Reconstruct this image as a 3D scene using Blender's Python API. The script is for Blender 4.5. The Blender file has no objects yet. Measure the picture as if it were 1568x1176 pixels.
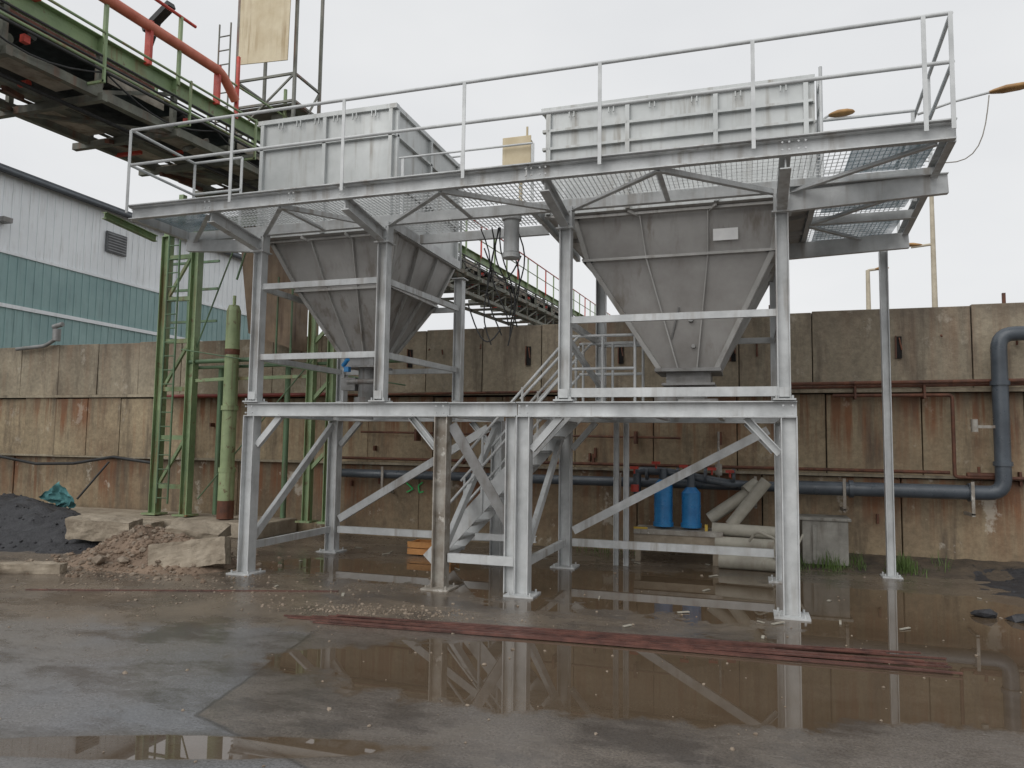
import bpy, math, random
from mathutils import Vector, Matrix, noise
random.seed(7)
SC=bpy.context.scene; COL=SC.collection
V=Vector
def lin(r,g,b): return tuple(((c/255)/12.92 if c/255<=.04045 else ((c/255+.055)/1.055)**2.4) for c in (r,g,b))+(1,)

# ------------------------------------------------------------------ materials
class NT:
    def __init__(s,m): s.t=m.node_tree; s.n=s.t.nodes; s.l=s.t.links
    def new(s,ty,**k):
        n=s.n.new(ty)
        for a,b in k.items(): setattr(n,a,b)
        return n
    def math(s,op,a,b=0.0,clamp=False):
        n=s.n.new('ShaderNodeMath'); n.operation=op; n.use_clamp=clamp
        for i,x in enumerate((a,b)):
            if isinstance(x,bpy.types.NodeSocket): s.l.new(x,n.inputs[i])
            else: n.inputs[i].default_value=x
        return n.outputs[0]
    def ramp(s,fac,stops):
        n=s.n.new('ShaderNodeValToRGB'); s.l.new(fac,n.inputs[0]); r=n.color_ramp
        while len(r.elements)<len(stops): r.elements.new(.5)
        for e,(p,c) in zip(r.elements,stops):
            e.position=p; e.color=c if isinstance(c,tuple) else (c,c,c,1)
        return n.outputs[0]
    def mix(s,fac,a,b,bt='MIX'):
        n=s.n.new('ShaderNodeMix'); n.data_type='RGBA'; n.blend_type=bt
        for i,x in ((0,fac),(6,a),(7,b)):
            if isinstance(x,bpy.types.NodeSocket): s.l.new(x,n.inputs[i])
            else: n.inputs[i].default_value=x
        return n.outputs[2]
    def noise(s,co,scale,detail=4,rough=.55,stretch=None):
        if stretch:
            mp=s.new('ShaderNodeMapping'); s.l.new(co,mp.inputs[0]); mp.inputs['Scale'].default_value=stretch; co=mp.outputs[0]
        n=s.new('ShaderNodeTexNoise'); s.l.new(co,n.inputs['Vector']); n.inputs['Scale'].default_value=scale
        n.inputs['Detail'].default_value=min(detail,5); n.inputs['Roughness'].default_value=rough
        return n.outputs[0]
def base(name):
    m=bpy.data.materials.new(name); m.use_nodes=True; nt=NT(m)
    b=nt.n['Principled BSDF']; tc=nt.new('ShaderNodeTexCoord').outputs['Object']
    return m,nt,b,tc
def mat(name,c1,c2=None,scale=3,rough=.55,metal=0,bump=.0,bscale=40,streak=None,samt=.5,spec=.5,edge=None):
    m,nt,b,tc=base(name)
    c2=c2 or tuple(x*.75 for x in c1[:3])+(1,)
    f=nt.ramp(nt.noise(tc,scale,5,.65),[(.32,0.0),(.68,1.0)])
    col=nt.mix(f,c1,c2)
    if streak:
        s1=nt.ramp(nt.noise(tc,1,4,.6,(9,9,.7)),[(.5,0.0),(.66,1.0)])
        s2=nt.ramp(nt.noise(tc,1.3,2,.5),[(.4,0.0),(.6,1.0)])
        col=nt.mix(nt.math('MULTIPLY',nt.math('MULTIPLY',s1,s2),samt),col,streak)
    if edge:
        e1=nt.ramp(nt.noise(tc,7,5,.7),[(.6,0.0),(.66,1.0)])
        col=nt.mix(e1,col,edge)
    nt.l.new(col,b.inputs['Base Color'])
    r=nt.ramp(nt.noise(tc,scale*2.3,3),[(.3,max(rough-.12,.02)),(.7,min(rough+.12,1))])
    nt.l.new(r,b.inputs['Roughness']); b.inputs['Metallic'].default_value=metal
    b.inputs['Specular IOR Level'].default_value=spec
    if bump:
        bn=nt.new('ShaderNodeBump'); bn.inputs['Strength'].default_value=bump; bn.inputs['Distance'].default_value=.02
        nt.l.new(nt.noise(tc,bscale,4,.6),bn.inputs['Height']); nt.l.new(bn.outputs[0],b.inputs['Normal'])
    return m
GALV=mat('galvanised_steel',lin(204,206,206),lin(170,172,172),3.2,.5,.05,.06,60,lin(132,122,110),.6)
GALVD=mat('dirty_galvanised',lin(172,168,160),lin(124,114,102),5,.6,.05,.2,50,lin(88,62,44),.8,edge=lin(196,192,184))
DARKG=mat('dark_wet_steel',lin(150,150,150),lin(110,108,104),3,.5,.2,.1,60,lin(80,60,46),.6)
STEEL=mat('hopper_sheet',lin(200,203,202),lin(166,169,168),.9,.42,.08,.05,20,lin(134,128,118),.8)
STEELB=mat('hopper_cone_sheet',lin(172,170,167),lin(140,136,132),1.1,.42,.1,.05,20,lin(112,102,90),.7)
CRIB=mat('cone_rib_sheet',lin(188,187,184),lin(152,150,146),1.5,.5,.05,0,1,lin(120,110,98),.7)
RIB=mat('rail_steel',lin(208,210,210),lin(176,178,178),3,.5,.05)
GREEN=mat('green_paint',lin(146,166,124),lin(110,130,94),1.5,.55,0,.15,50,lin(128,88,58),.8,edge=lin(122,108,84))
GREEND=mat('dark_green_paint',lin(104,132,98),lin(74,96,72),1.5,.55,0,.1,50,lin(80,58,44),.6)
RED=mat('red_paint',lin(204,72,56),lin(150,54,44),3,.5,0,.1,50)
ORANGE=mat('orange_red_pipe',lin(206,122,98),lin(176,92,70),3,.5,0,.1,50)
BLACK=mat('black_rubber',lin(52,52,52),lin(34,34,35),4,.6)
RUST=mat('rusty_steel',lin(120,76,56),lin(80,56,46),5,.7,.1,.3,60,lin(56,36,28),.6)
BARM=mat('rusty_flat_bar',lin(122,84,74),lin(76,54,50),6,.42,.2,.2,60)
MESHM=mat('grimy_mesh',lin(178,170,156),lin(134,126,114),5,.7,0,0,1,lin(100,84,66),.6)
BEIGE=mat('beige_panel',lin(212,200,172),lin(190,174,142),2,.6,0,0,1,lin(140,112,70),.6)
CHUTE=mat('chute_brown',lin(136,116,94),lin(98,82,66),2,.7,0,.2,30,lin(74,54,40),.8)
PIPE=mat('dark_grey_plastic_pipe',lin(84,91,98),lin(64,70,77),3,.35)
BLUE=mat('blue_pump_paint',lin(52,138,196),lin(36,104,160),4,.35)
CONC=mat('broken_concrete',lin(176,164,146),lin(134,122,106),3,.85,0,.6,25)
STONE=mat('rubble_stone',lin(160,146,130),lin(112,98,84),9,.85,0,.5,30)
DIRT=mat('rubble_dirt',lin(146,126,108),lin(104,88,74),3,.85,0,.8,18)
COAL=mat('coal_dust',lin(62,62,65),lin(38,38,41),6,.65,0,.9,30)
WHITEP=mat('white_cladding',lin(232,236,238),lin(220,224,226),.5,.5,0,0,1,lin(190,190,188),.5)
TEAL=mat('teal_cladding',lin(146,174,172),lin(126,154,154),.5,.5,0,0,1,lin(110,130,128),.5)
GREYP=mat('grey_beige_pipe',lin(180,175,162),lin(146,142,130),3,.6,0,.1,30,lin(112,96,76),.5)
WOOD=mat('orange_timber',lin(206,150,90),lin(164,112,66),4,.7,0,.3,30)
TARP=mat('teal_tarp',lin(104,160,160),lin(74,124,128),5,.6,0,.3,20)
LAMPB=mat('lamp_brown',lin(186,144,90),lin(140,106,66),4,.5)
YEL=mat('yellow_paint',lin(210,176,70),None,4,.5)
GRASSM=mat('grass_green',lin(98,122,62),lin(72,90,46),3,.7)
LABEL=mat('white_label',lin(240,240,238),lin(225,225,225),6,.5)
DARK=mat('dark_void',lin(30,28,26),lin(20,19,18),3,.9)
TRUSS=mat('grimy_truss',lin(122,124,112),lin(84,84,76),3,.65,0,.1,40,lin(116,74,50),.6)

def panel_mat():
    m,nt,b,tc=base('blue_tinted_mesh_panel')
    b.inputs['Base Color'].default_value=lin(140,170,184); b.inputs['Roughness'].default_value=.25
    tr=nt.new('ShaderNodeBsdfTransparent'); mx=nt.new('ShaderNodeMixShader')
    f=nt.ramp(nt.noise(tc,3,3),[(.3,.35),(.7,.7)])
    nt.l.new(f,mx.inputs[0]); nt.l.new(tr.outputs[0],mx.inputs[1]); nt.l.new(b.outputs[0],mx.inputs[2])
    nt.l.new(mx.outputs[0],nt.n['Material Output'].inputs[0]); return m
PANEL=panel_mat()

def wall_mat(name,c1,c2,rustamt,ztop,zlen,pale=.3):
    m,nt,b,tc=base(name)
    sx=nt.new('ShaderNodeSeparateXYZ'); nt.l.new(tc,sx.inputs[0]); z=sx.outputs[2]
    col=nt.mix(nt.ramp(nt.noise(tc,.9,5,.7),[(.3,0.0),(.7,1.0)]),c1,c2)
    # per panel tone from the mesh island
    geo=nt.new('ShaderNodeNewGeometry')
    col=nt.mix(1.0,col,nt.ramp(geo.outputs['Random Per Island'],[(0.0,.84),(1.0,1.08)]),'MULTIPLY')
    fine=nt.ramp(nt.noise(tc,14,5,.7),[(.35,.74),(.7,1.1)])
    col=nt.mix(1.0,col,fine,'MULTIPLY')
    fall=nt.math('SUBTRACT',1.0,nt.math('DIVIDE',nt.math('SUBTRACT',ztop,z),zlen),True)
    st=nt.ramp(nt.noise(tc,1,5,.65,(6.5,6.5,.3)),[(.44,0.0),(.6,1.0)])
    big=nt.ramp(nt.noise(tc,.8,2,.5),[(.38,0.15),(.58,1.0)])
    k=nt.math('MULTIPLY',nt.math('MULTIPLY',st,big),nt.math('MULTIPLY',fall,rustamt),True)
    rc=nt.mix(nt.noise(tc,3,2),lin(146,94,58),lin(94,64,46))
    col=nt.mix(nt.math('MULTIPLY',k,.88),col,rc)
    dk=nt.ramp(nt.noise(tc,1,5,.7,(3.3,3.3,.45)),[(.52,0.0),(.72,.8)])
    col=nt.mix(dk,col,lin(80,70,60))
    sh=nt.math('MULTIPLY',nt.math('POWER',fall,4.0),.6)
    col=nt.mix(nt.math('MULTIPLY',sh,nt.ramp(nt.noise(tc,1.7,3),[(.35,.3),(.6,1.0)])),col,lin(66,54,46))
    if pale:
        pl=nt.ramp(nt.noise(tc,2.1,5,.7,(1,1,.8)),[(.6,0.0),(.66,pale)])
        col=nt.mix(pl,col,lin(198,190,176))
    nt.l.new(col,b.inputs['Base Color'])
    b.inputs['Roughness'].default_value=.75
    bn=nt.new('ShaderNodeBump'); bn.inputs['Strength'].default_value=.5; bn.inputs['Distance'].default_value=.02
    nt.l.new(nt.noise(tc,12,5,.7),bn.inputs['Height']); nt.l.new(bn.outputs[0],b.inputs['Normal'])
    return m
WALLU=wall_mat('stained_concrete_panel',lin(176,164,142),lin(140,129,110),.5,3.7,1.5,.3)
WALLM=wall_mat('rust_streaked_concrete',lin(180,162,132),lin(138,122,98),2.2,2.6,1.4,.3)
WALLB=wall_mat('base_concrete',lin(164,146,118),lin(118,102,82),1.9,1.35,1.3,.6)

def ground_mat():
    m,nt,b,tc=base('wet_ground')
    sx=nt.new('ShaderNodeSeparateXYZ'); nt.l.new(tc,sx.inputs[0]); X,Y=sx.outputs[0],sx.outputs[1]
    n1=nt.noise(tc,1.1,5,.65); n2=nt.noise(tc,.35,3,.6); n3=nt.noise(tc,9,5,.7)
    warp=nt.math('MULTIPLY',nt.math('SUBTRACT',n1,.5),1.0)
    warp2=nt.math('MULTIPLY',nt.math('SUBTRACT',nt.noise(tc,4.5,3,.6),.5),.5)
    wp=nt.math('ADD',warp,warp2)
    def ell(cx,cy,a,bb,ang,amp=1.0):
        c,s=math.cos(math.radians(ang)),math.sin(math.radians(ang))
        dx=nt.math('SUBTRACT',X,cx); dy=nt.math('SUBTRACT',Y,cy)
        u=nt.math('DIVIDE',nt.math('ADD',nt.math('MULTIPLY',dx,c),nt.math('MULTIPLY',dy,s)),a)
        v=nt.math('DIVIDE',nt.math('SUBTRACT',nt.math('MULTIPLY',dy,c),nt.math('MULTIPLY',dx,s)),bb)
        r=nt.math('SQRT',nt.math('ADD',nt.math('MULTIPLY',u,u),nt.math('MULTIPLY',v,v)))
        return nt.math('SUBTRACT',1.0,nt.math('ADD',r,nt.math('MULTIPLY',wp,amp)))
    es=[ell(-.5,5.75,3.1,1.0,13,.8),ell(1.8,7.7,1.6,2.3,0,1.0),ell(-1.0,8.9,3.1,1.3,6,1.8),ell(-3.15,3.42,1.5,.17,19,.5),
        ell(-4.4,8.9,1.9,.8,0,2.0),ell(1.0,6.9,1.2,.7,0,1.4)]
    p=es[0]
    for e in es[1:]: p=nt.math('MAXIMUM',p,e)
    pud=nt.ramp(p,[(.0,0.0),(.09,1.0)])
    wet=nt.ramp(nt.math('ADD',p,.6),[(.0,0.0),(.6,1.0)])
    diag=nt.math('SUBTRACT',nt.math('SUBTRACT',Y,nt.math('MULTIPLY',X,.3)),7.2)
    zone=nt.ramp(nt.math('ADD',nt.math('MULTIPLY',diag,.35),nt.math('ADD',.5,nt.math('MULTIPLY',wp,.5))),[(.42,0.0),(.56,1.0)])
    asph=nt.mix(n3,lin(96,98,102),lin(128,129,132))
    asph=nt.mix(nt.ramp(n2,[(.4,0.0),(.6,.8)]),asph,lin(120,114,107))
    brown=nt.mix(nt.ramp(n1,[(.3,0.0),(.7,1.0)]),lin(130,117,102),lin(92,83,74))
    brown=nt.mix(nt.ramp(n3,[(.55,0.0),(.75,.5)]),brown,lin(148,140,128))
    # newer darker slab patch in the middle foreground
    wx=nt.math('MULTIPLY',warp2,.10)
    dX=nt.math('ADD',X,3.25); dY=nt.math('SUBTRACT',Y,3.89)
    h1=nt.math('ADD',nt.math('MULTIPLY',dX,.36),nt.math('MULTIPLY',dY,.93)); h2=nt.math('ADD',nt.math('MULTIPLY',dX,.977),nt.math('MULTIPLY',dY,.21))
    hm=nt.math('ADD',nt.math('MINIMUM',h1,h2),wx)
    slab=nt.ramp(hm,[(0.0,0.0),(.02,1.0)])
    seam=nt.ramp(nt.math('ABSOLUTE',hm),[(.0,.7),(.022,0.0)])
    col=nt.mix(nt.math('MULTIPLY',slab,.75),asph,nt.mix(.55,brown,lin(104,97,90)))
    col=nt.mix(zone,col,brown)
    spk=nt.ramp(nt.noise(tc,60,3,.7),[(.35,.66),(.65,1.28)])
    col=nt.mix(1.0,col,spk,'MULTIPLY')
    dkn=nt.noise(tc,.9,5,.72,(1,1.7,1)); dkp=nt.ramp(dkn,[(.47,0.0),(.6,1.0)])
    col=nt.mix(nt.math('MULTIPLY',dkp,.62),col,lin(62,58,56))
    col=nt.mix(nt.math('MULTIPLY',seam,nt.math('SUBTRACT',1.0,zone)),col,lin(44,40,37))
    col=nt.mix(nt.math('MULTIPLY',wet,.3),col,lin(76,67,56))
    col=nt.mix(nt.math('MULTIPLY',pud,.7),col,lin(88,72,53))
    nt.l.new(col,b.inputs['Base Color'])
    rr=nt.ramp(nt.noise(tc,.8,5,.7),[(.35,.15),(.62,.42)])
    rr=nt.math('MULTIPLY',rr,nt.math('SUBTRACT',1.0,nt.math('MULTIPLY',dkp,.5)))
    rr=nt.math('MULTIPLY',rr,nt.math('SUBTRACT',1.0,nt.math('MULTIPLY',wet,.35)))
    rr=nt.math('ADD',nt.math('MULTIPLY',rr,nt.math('SUBTRACT',1.0,pud)),.012)
    nt.l.new(rr,b.inputs['Roughness']); b.inputs['Specular IOR Level'].default_value=.6
    h=nt.math('ADD',nt.math('MULTIPLY',nt.noise(tc,70,3,.7),.35),nt.math('MULTIPLY',n3,.6))
    bn=nt.new('ShaderNodeBump'); bn.inputs['Distance'].default_value=.012
    bs=nt.math('MULTIPLY',nt.math('SUBTRACT',1.0,pud),nt.math('SUBTRACT',.55,nt.math('MULTIPLY',dkp,.3)))
    nt.l.new(bs,bn.inputs['Strength'])
    nt.l.new(h,bn.inputs['Height']); nt.l.new(bn.outputs[0],b.inputs['Normal'])
    return m
GROUND=ground_mat()

# ------------------------------------------------------------------ mesh builder
class M:
    def __init__(s): s.v=[];s.f=[];s.sm=[];s.mi=[];s.cur=0
    def add(s,vs,fs,smooth=False):
        o=len(s.v); s.v+= [tuple(x) for x in vs]
        for f in fs: s.f.append(tuple(i+o for i in f)); s.sm.append(smooth); s.mi.append(s.cur)
    def box(s,x0,x1,y0,y1,z0,z1):
        s.add([(x0,y0,z0),(x1,y0,z0),(x1,y1,z0),(x0,y1,z0),(x0,y0,z1),(x1,y0,z1),(x1,y1,z1),(x0,y1,z1)],
              [(0,3,2,1),(4,5,6,7),(0,1,5,4),(1,2,6,5),(2,3,7,6),(3,0,4,7)])
    def frame(s,a,b,up=(0,0,1)):
        d=(b-a).normalized(); up=V(up)
        if abs(d.dot(up))>.98: up=V((0,1,0))
        sd=d.cross(up).normalized(); u=sd.cross(d).normalized(); return d,sd,u
    def beam(s,a,b,w,h,up=(0,0,1),ox=0,oy=0):
        a=V(a);b=V(b); d,sd,u=s.frame(a,b,up); vs=[]
        for p in (a,b):
            for i,j in ((-1,-1),(1,-1),(1,1),(-1,1)): vs.append(p+sd*(ox+i*w/2)+u*(oy+j*h/2))
        s.add(vs,[(0,1,2,3)[::-1],(4,5,6,7),(0,1,5,4),(1,2,6,5),(2,3,7,6),(3,0,4,7)])
    def H(s,a,b,w,h,up=(0,0,1),t=.012):
        s.beam(a,b,w,t,up,0,h/2-t/2); s.beam(a,b,w,t,up,0,-h/2+t/2); s.beam(a,b,t,h-2*t-.002,up)
    def Hs(s,a,b,w,h,up=(0,0,1),t=.012):
        s.beam(a,b,t,h,up,w/2-t/2,0); s.beam(a,b,t,h,up,-w/2+t/2,0); s.beam(a,b,w-2*t-.002,t,up)
    def U(s,a,b,w,h,up=(0,0,1),t=.01,side=1):
        s.beam(a,b,t,h,up,side*(w/2-t/2),0)
        s.beam(a,b,w-t-.002,t,up,-side*t/2,h/2-t/2); s.beam(a,b,w-t-.002,t,up,-side*t/2,-h/2+t/2)
    def L(s,a,b,w,up=(0,0,1),t=.008):
        s.beam(a,b,t,w,up,-w/2,0); s.beam(a,b,w-t,t,up,t/2,-w/2+t/2)
    def cyl(s,a,b,r,n=12,r2=None,caps=True):
        a=V(a);b=V(b); r2=r if r2 is None else r2; d,sd,u=s.frame(a,b); vs=[]
        for p,rr in ((a,r),(b,r2)):
            for i in range(n):
                t=2*math.pi*i/n; vs.append(p+sd*math.cos(t)*rr+u*math.sin(t)*rr)
        s.add(vs,[(i,(i+1)%n,n+(i+1)%n,n+i) for i in range(n)],True)
        if caps: s.add(vs,[tuple(range(n))[::-1],tuple(range(n,2*n))])
    def tube(s,pts,r,n=8):
        pts=[V(p) for p in pts]; vs=[]; N=len(pts); pu=None
        for k,p in enumerate(pts):
            d=(pts[min(k+1,N-1)]-pts[max(k-1,0)]).normalized()
            if pu is None:
                up=V((0,0,1)) if abs(d.z)<.95 else V((0,1,0)); sd=d.cross(up).normalized()
            else: sd=(pu-d*pu.dot(d)).normalized()
            pu=sd; u=sd.cross(d)
            for i in range(n):
                t=2*math.pi*i/n; vs.append(p+sd*math.cos(t)*r+u*math.sin(t)*r)
        fs=[(k*n+i,k*n+(i+1)%n,(k+1)*n+(i+1)%n,(k+1)*n+i) for k in range(N-1) for i in range(n)]
        s.add(vs,fs,True); s.add(vs,[tuple(range(n))[::-1],tuple(range((N-1)*n,N*n))])
    def bend(s,pts,r,R=.15,n=12):
        pts=[V(p) for p in pts]; out=[pts[0]]
        for i in range(1,len(pts)-1):
            p=pts[i]; a=(pts[i-1]-p).normalized(); b=(pts[i+1]-p).normalized()
            p0=p+a*R; p1=p+b*R
            for k in range(7):
                t=k/6; out.append(p0*(1-t)**2+p*2*t*(1-t)+p1*t*t)
        out.append(pts[-1]); s.tube(out,r,n)
    def rock(s,c,r,sc=(1,1,.7)):
        ph=(1+5**.5)/2
        vs=[(-1,ph,0),(1,ph,0),(-1,-ph,0),(1,-ph,0),(0,-1,ph),(0,1,ph),(0,-1,-ph),(0,1,-ph),(ph,0,-1),(ph,0,1),(-ph,0,-1),(-ph,0,1)]
        fs=[(0,11,5),(0,5,1),(0,1,7),(0,7,10),(0,10,11),(1,5,9),(5,11,4),(11,10,2),(10,7,6),(7,1,8),(3,9,4),(3,4,2),(3,2,6),(3,6,8),(3,8,9),(4,9,5),(2,4,11),(6,2,10),(8,6,7),(9,8,1)]
        rm=Matrix.Rotation(random.random()*6.3,3,'Z')@Matrix.Rotation(random.random()*6.3,3,'X')
        out=[]
        for v in vs:
            w=rm@V(v)*(r/1.9)*random.uniform(.7,1.2); out.append(V(c)+V((w.x*sc[0],w.y*sc[1],w.z*sc[2])))
        s.add(out,fs)
    def obj(s,name,mats,parent=None,bevel=0):
        me=bpy.data.meshes.new(name); me.from_pydata(s.v,[],s.f); 
        mats=mats if isinstance(mats,(list,tuple)) else [mats]
        for m in mats: me.materials.append(m)
        me.polygons.foreach_set('use_smooth',s.sm); me.polygons.foreach_set('material_index',s.mi); me.update()
        o=bpy.data.objects.new(name,me); COL.objects.link(o)
        if parent: o.parent=parent
        if bevel:
            b=o.modifiers.new('b','BEVEL'); b.width=bevel; b.segments=2; b.limit_method='ANGLE'
        return o
def empty(name):
    e=bpy.data.objects.new(name,None); COL.objects.link(e); return e
def lerp(a,b,t): return a+(b-a)*t

# ------------------------------------------------------------------ camera, world, light
cd=bpy.data.cameras.new("camera");cam=bpy.data.objects.new("camera",cd);COL.objects.link(cam)
cd.lens=26.0;cd.sensor_width=36;cd.clip_end=2000
cam.matrix_world=Matrix.Translation((0,0,1.7))@Matrix.Rotation(math.radians(17.7),4,'Z')@Matrix.Rotation(math.radians(94.5),4,'X')@Matrix.Rotation(math.radians(0.8),4,'Z')
SC.camera=cam
w=bpy.data.worlds.new("World"); SC.world=w; w.use_nodes=True; nt=NT(w)
bg=nt.n['Background']; sky=nt.new('ShaderNodeTexSky'); sky.sky_type='NISHITA'; sky.sun_disc=False
sky.sun_elevation=math.radians(40); sky.sun_rotation=math.radians(200); sky.dust_density=4
hs=nt.new('ShaderNodeHueSaturation'); hs.inputs['Saturation'].default_value=.12; nt.l.new(sky.outputs[0],hs.inputs['Color'])
tcg=nt.new('ShaderNodeTexCoord').outputs['Generated']
cl=nt.ramp(nt.noise(tcg,1.6,4,.55,(1,1,2.5)),[(.3,(7.5,7.65,7.9,1)),(.7,(8.6,8.7,8.8,1))])
mx=nt.mix(.88,hs.outputs[0],cl); nt.l.new(mx,bg.inputs[0]); bg.inputs[1].default_value=.104
sd=bpy.data.lights.new('sun','SUN'); sd.energy=1.3; sd.angle=math.radians(55); sd.color=(1,.98,.95)
so=bpy.data.objects.new('sun',sd); COL.objects.link(so); so.rotation_euler=(math.radians(50),0,math.radians(-20))
SC.view_settings.view_transform='Standard'; SC.view_settings.look='None'; SC.view_settings.exposure=0

# ------------------------------------------------------------------ ground
m=M(); m.add([(-400,-60,0),(400,-60,0),(400,500,0),(-400,500,0)],[(0,1,2,3)]); m.obj('ground',GROUND)

# ------------------------------------------------------------------ lower / upper support frames
FY=8.07; BY=10.1
def plate(m,x,y,z=0,s=.17):
    m.box(x-s,x+s,y-s,y+s,z,z+.018)
    for i in(-1,1):
        for j in(-1,1): m.cyl((x+i*s*.72,y+j*s*.72,z+.018),(x+i*s*.72,y+j*s*.72,z+.05),.012,6)
def post(m,x,y,z0,z1,w=.15):
    m.Hs((x,y,z0),(x,y,z1),w,w,(0,1,0))
def lower_frame(x0,x1,dirty):
    e=empty('steel_support_frame'); m=M()
    for x in (x0,x1):
        for y in (FY,BY):
            if dirty and x==x1 and y==FY: continue
            post(m,x,y,0,1.985,.16); plate(m,x,y)
    for y in (FY,BY): m.H((x0-.08,y,2.073),(x1+.08,y,2.073),.15,.17)
    for x in (x0,x1): m.H((x,FY+.085,2.073),(x,BY-.085,2.073),.13,.165)
    for i in range(1,4):
        x=x0+(x1-x0)*i/4; m.U((x,FY+.09,2.07),(x,BY-.09,2.07),.06,.12)
    for x in (x0+.01,x1-.01): 
        for i in (-1,1):
            for z in (2.03,2.11): m.cyl((x+i*.045,FY-.08,z),(x+i*.045,FY-.098,z),.011,6)
    m.obj('posts_and_beams',GALV,e)
    m=M()
    for x,s in ((x0,1),(x1,-1)):
        for y in (FY,BY): m.U((x+s*.09,y+.012,1.62),(x+s*.42,y+.012,1.99),.07,.075)
    m.U((x0,FY+.1,.34),(x0,BY-.1,.34),.06,.09)
    m.U((x0,FY+.12,.45),(x0,BY-.1,1.92),.06,.1)
    m.U((x1,FY+.12,.45),(x1,BY-.1,1.92),.06,.1)
    m.U((x0+.1,BY,.34),(x1-.1,BY,.34),.06,.1)
    m.U((x0+.12,BY,.5),(x1-.15,BY,1.9),.06,.11)
    m.obj('bracing',GALV,e)
    return e
eL=lower_frame(-6.08,-3.42,True)
m=M(); post(m,-3.42,FY,0,1.985,.16); plate(m,-3.42,FY); m.obj('stained_post',GALVD,eL)
m=M(); m.H((-3.33,FY,2.073),(-2.51,FY,2.073),.15,.165)
m.U((-3.32,FY,.36),(-2.52,FY,.36),.06,.1); m.U((-3.32,FY+.9,.5),(-2.52,FY+.9,.5),.06,.08); m.obj('link_beam',GALV,eL)
m=M(); m.U((-3.33,FY+.05,1.9),(-2.5,FY+.3,.45),.07,.12); m.obj('dark_brace',DARKG,eL)
eR=lower_frame(-2.42,.4,False)
m=M(); post(m,-2.6,FY+.1,0,1.985,.12); 
for x in (-1.78,-1.64): m.Hs((x,10.5,0),(x,10.5,2.1),.07,.07,(0,1,0))
m.obj('secondary_posts',GALV,eR)

def upper_frame(par,x0,x1,xb1,rails,zt=4.12):
    m=M()
    for x in (x0,x1):
        for y in (FY,10.2):
            xx=x if y==FY or x==x0 else xb1
            post(m,xx,y,2.165,zt,.13); plate(m,xx,y,2.165,.11); m.box(xx-.1,xx+.1,y-.1,y+.1,zt,zt+.015)
            m.box(xx-.05,xx+.05,y-.075,y-.067,2.2,2.3)
    for z in rails:
        m.U((x0+.06,FY,z),(x1-.06,FY,z),.05,.075); m.U((x0+.06,10.2,z),(xb1-.06,10.2,z),.05,.075)
        m.U((x0,FY+.06,z),(x0,10.14,z),.05,.075); m.U((x1,FY+.06,z),(xb1,10.14,z),.05,.075)
    m.obj('upper_posts_and_rails',GALV,par)
upper_frame(eL,-6.05,-4.25,-4.1,[3.67,2.75])
upper_frame(eR,-1.95,.36,.36,[3.08])
m=M(); m.U((-1.9,FY,2.26),(.3,FY,2.26),.07,.1); m.U((-1.95,FY+.06,2.9),(-1.95,10.1,2.5),.05,.07); m.obj('toe_beam',GALV,eR)

# ------------------------------------------------------------------ access platform
ep=empty('elevated_access_platform')
m=M(); PY=7.07
m.U((-7.22,PY,4.44),(1.74,PY,4.44),.07,.15,t=.012,side=-1)
m.box(-7.22,1.74,PY-.075,PY+.035,4.517,4.529)
m.U((-7.22,PY+.04,4.44),(-7.25,8.12,4.44),.07,.14,side=1)
m.U((1.72,PY+.04,4.44),(1.95,10.85,4.44),.07,.16,side=1)
m.U((-7.22,8.1,4.42),(1.8,8.1,4.42),.07,.12)
m.U((.7,10.8,4.42),(1.95,10.8,4.42),.07,.14)
m.U((.72,8.14,4.42),(.72,10.76,4.42),.06,.12)
m.U((-4.25,8.14,4.42),(-4.25,10.5,4.42),.06,.12); m.U((-2.35,8.14,4.42),(-2.35,10.5,4.42),.06,.12)
m.U((-4.2,9.0,4.42),(-2.4,9.0,4.42),.06,.12)
m.beam((.43,8.07,4.24),(1.9,8.07,4.3),.07,.2); m.box(.43,1.9,8.0,8.14,4.385,4.395)
m.beam((.43,10.2,4.24),(1.95,10.2,4.3),.07,.2)
m.U((.75,9.4,4.4),(1.88,9.4,4.4),.06,.1)
m.beam((-6.12,8.07,4.22),(-7.22,8.07,4.3),.07,.16)
for x in (-6.05,-4.25,-1.95,.36):
    m.H((x,7.11,4.33),(x,8.05,4.2),.1,.15)
    m.box(x-.08,x+.08,8.0,8.14,4.13,4.38)
    for dz in (.05,.19): 
        for dx in (-.045,.045): m.cyl((x+dx,8.0,4.13+dz),(x+dx,7.98,4.13+dz),.011,6)
for x in (-6.05,-4.9,-4.25,-2.1,-1.95,.36,.5):
    for dx in (-.03,.03):
        for dz in (-.03,.04): m.cyl((x+dx,PY-.034,4.44+dz),(x+dx,PY-.046,4.44+dz),.01,6)
m.box(-2.13,-2.115,PY-.038,PY-.034,4.375,4.51)
m.obj('perimeter_beams',GALV,ep)
m=M()
for a,b in ((-7.1,-6.1),(-6.0,-5.1),(-4.3,-5.1),(-4.2,-3.1),(-2.0,-3.1),(-1.9,-.8),(.3,-.8),(.45,1.6)):
    m.L((a,8.05,4.35),(b,7.12,4.37),.05)
for x in (-5.1,-3.1,-.8): m.L((x,7.12,4.37),(x,8.05,4.37),.05)
m.L((.75,9.35,4.36),(1.8,8.2,4.36),.05); m.L((.75,9.45,4.36),(1.85,10.7,4.36),.05)
m.obj('plan_bracing',GALV,ep)
m=M()
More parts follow.
